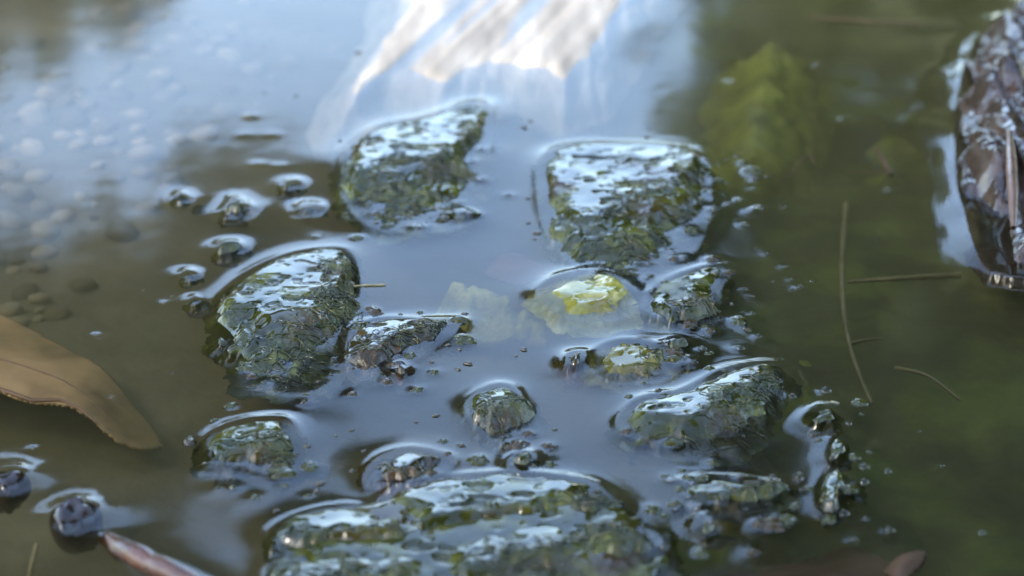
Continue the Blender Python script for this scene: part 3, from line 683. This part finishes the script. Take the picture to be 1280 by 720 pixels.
# ------------------------------------------------------------------ trees on the far bank, mirrored in the water; an unseen one added on the near bank
def tree(label, base, height, lobes, n, leaf=0.13, name='bank_tree', seed=1, trunk_r=0.14, lean=(0, 0), group='trees on the far bank'):
    R = np.random.default_rng(seed)
    root = bpy.data.objects.new(name, None); col.objects.link(root); root.location = base; tag(root, label, 'tree', group)
    root.empty_display_size = 0.2
    V, F = [], []
    top = np.array([lean[0], lean[1], height*0.8])
    pts = [np.array([0, 0, -0.4])]+[top*t+np.array([0.12*math.sin(t*7+seed), 0.1*math.cos(t*5), 0]) for t in (0.15, .35, .55, .75, 1)]
    tube_append(V, F, [tuple(p) for p in pts], [trunk_r*1.4, trunk_r*1.1, trunk_r*.9, trunk_r*.7, trunk_r*.45, trunk_r*.15], 9)
    for (x, y, z, rx, ry, rz) in lobes:
        e = np.array([x, y, z]); s0 = top*min(0.9, max(0.15, (z-rz*0.6)/height))
        mid = (s0+e)/2+np.array([0, 0, -0.15])
        tube_append(V, F, [tuple(s0), tuple(mid), tuple(e)], [trunk_r*.4, trunk_r*.25, trunk_r*.08], 6)
    link('trunk', mesh('trunk', V, F), M['trunk'], root)
    w = np.array([l[3]*l[4]*l[5] for l in lobes])**0.72; w /= w.sum()
    vs_ = []
    for l, k in zip(lobes, w):
        m_ = int(n*k); d = R.normal(size=(m_, 3)); d /= np.linalg.norm(d, axis=1)[:, None]
        rad = R.uniform(0.15, 1, m_)**0.5*(0.78+0.35*vnoise(d[:, 0]*3+l[0]+9, d[:, 1]*3+d[:, 2]*2+l[2]+9, seed))
        p = np.array(l[:3])+d*rad[:, None]*np.array(l[3:])
        a = R.normal(size=(m_, 3)); a /= np.linalg.norm(a, axis=1)[:, None]
        b_ = np.cross(a, R.normal(size=(m_, 3))); b_ /= np.linalg.norm(b_, axis=1)[:, None]
        sz = leaf*R.uniform(0.6, 1.3, m_)[:, None]
        vs_.append(np.stack([p-a*sz, p+b_*sz*0.5, p+a*sz, p-b_*sz*0.5], 1).reshape(-1, 3))
    v = np.concatenate(vs_); link('crown', mesh('crown', v, np.arange(len(v)).reshape(-1, 4), False), M['crown'], root)
    return root
tree('big leafy tree filling the dark part of the reflection', (2.3, 6.6, 0.1), 7.0,
     [(-.6, -.6, 1.6, 1.35, 1.2, 1.1), (-.5, -.7, 3.0, 1.35, 1.2, 1.3), (.9, 0, 2.4, 1.7, 1.5, 1.7), (-.2, 0, 4.8, 1.5, 1.4, 1.4), (1.0, 0, 5.0, 1.6, 1.5, 1.5), (2.2, 0, 3.4, 1.5, 1.4, 1.6), (.2, -.4, .7, 1.6, 1.1, .7), (.3, 0, 6.0, 1.1, 1.1, 1.0)], 16000, 0.15, seed=5)
tree('tree with high overhanging crown behind the brown part of the reflection', (-3.6, 6.8, 0.1), 6.5,
     [(2.78, -1.1, 2.25, .42, .5, .5), (2.42, -1.0, 2.5, .5, .5, .48), (2.0, -.9, 2.85, .7, .7, .7), (1.2, -.6, 3.6, 1.0, 1.0, .75), (0, 0, 4.3, 1.6, 1.5, 1.3), (-1.3, 0, 3.8, 1.4, 1.3, 1.2), (1.2, -.2, 4.7, 1.2, 1.2, 1.0)], 42000, 0.075, seed=6, lean=(.3, -.2))
tree('unseen leafy tree added on the near bank to darken the clump fronts', (-1.4, -4.4, 0.1), 7.0,  # added out of view: crown overhead keeps bright sky off the clump fronts
     [(.3, 0, 4.6, 1.7, 1.5, 1.2), (1.6, .9, 4.4, 1.6, 1.5, 1.0), (.9, 2.3, 4.6, 1.5, 1.3, .9), (2.0, 3.3, 4.9, 1.4, 1.1, .8), (.2, 3.4, 5.0, 1.4, 1.1, .8), (3.0, 1.6, 4.9, 1.4, 1.4, 1.0), (-1.0, 1.2, 4.7, 1.4, 1.4, 1.1), (1.2, 1.2, 5.8, 1.8, 1.8, 1.0)], 26000, 0.13, seed=9, trunk_r=.16, group='trees added on the near bank')
tree('upright shrub on the far bank mirrored beyond the pale pebbles', (-2.2, 6.3, 0.1), 1.8,
     [(0, 0, .6, .75, .6, .6), (.62, -.1, 1.2, .55, .5, .52), (-.2, 0, 1.35, .7, .6, .6), (-1.0, 0, .8, .8, .7, .8)], 6000, 0.07, name='bank_shrub', seed=7, trunk_r=.04)
for i, (x, y, h, lab) in enumerate([(-1.5, 9.4, 1.15, 'low rounded shrub on the far bank behind the upright shrub'), (.2, 9.7, 1.15, 'low rounded shrub on the far bank in the sky gap'), (-3.4, 9.6, 1.2, 'low rounded shrub on the far bank behind the overhanging tree'),
        (-5.8, 8.6, 2.4, 'tall loose shrub on the far bank behind the overhanging tree'), (5.4, 7.4, 3.4, 'tall dense shrub on the far bank beside the big tree')]):
    tree(lab, (x, y, .1), h, [(0, 0, h*.45, .95, .6, h*.5), (.5, 0, h*.4, .9, .6, h*.42), (-.6, 0, h*.5, .9, .6, h*.45)], 4000, 0.08, name='bank_shrub', seed=20+i, trunk_r=.04)
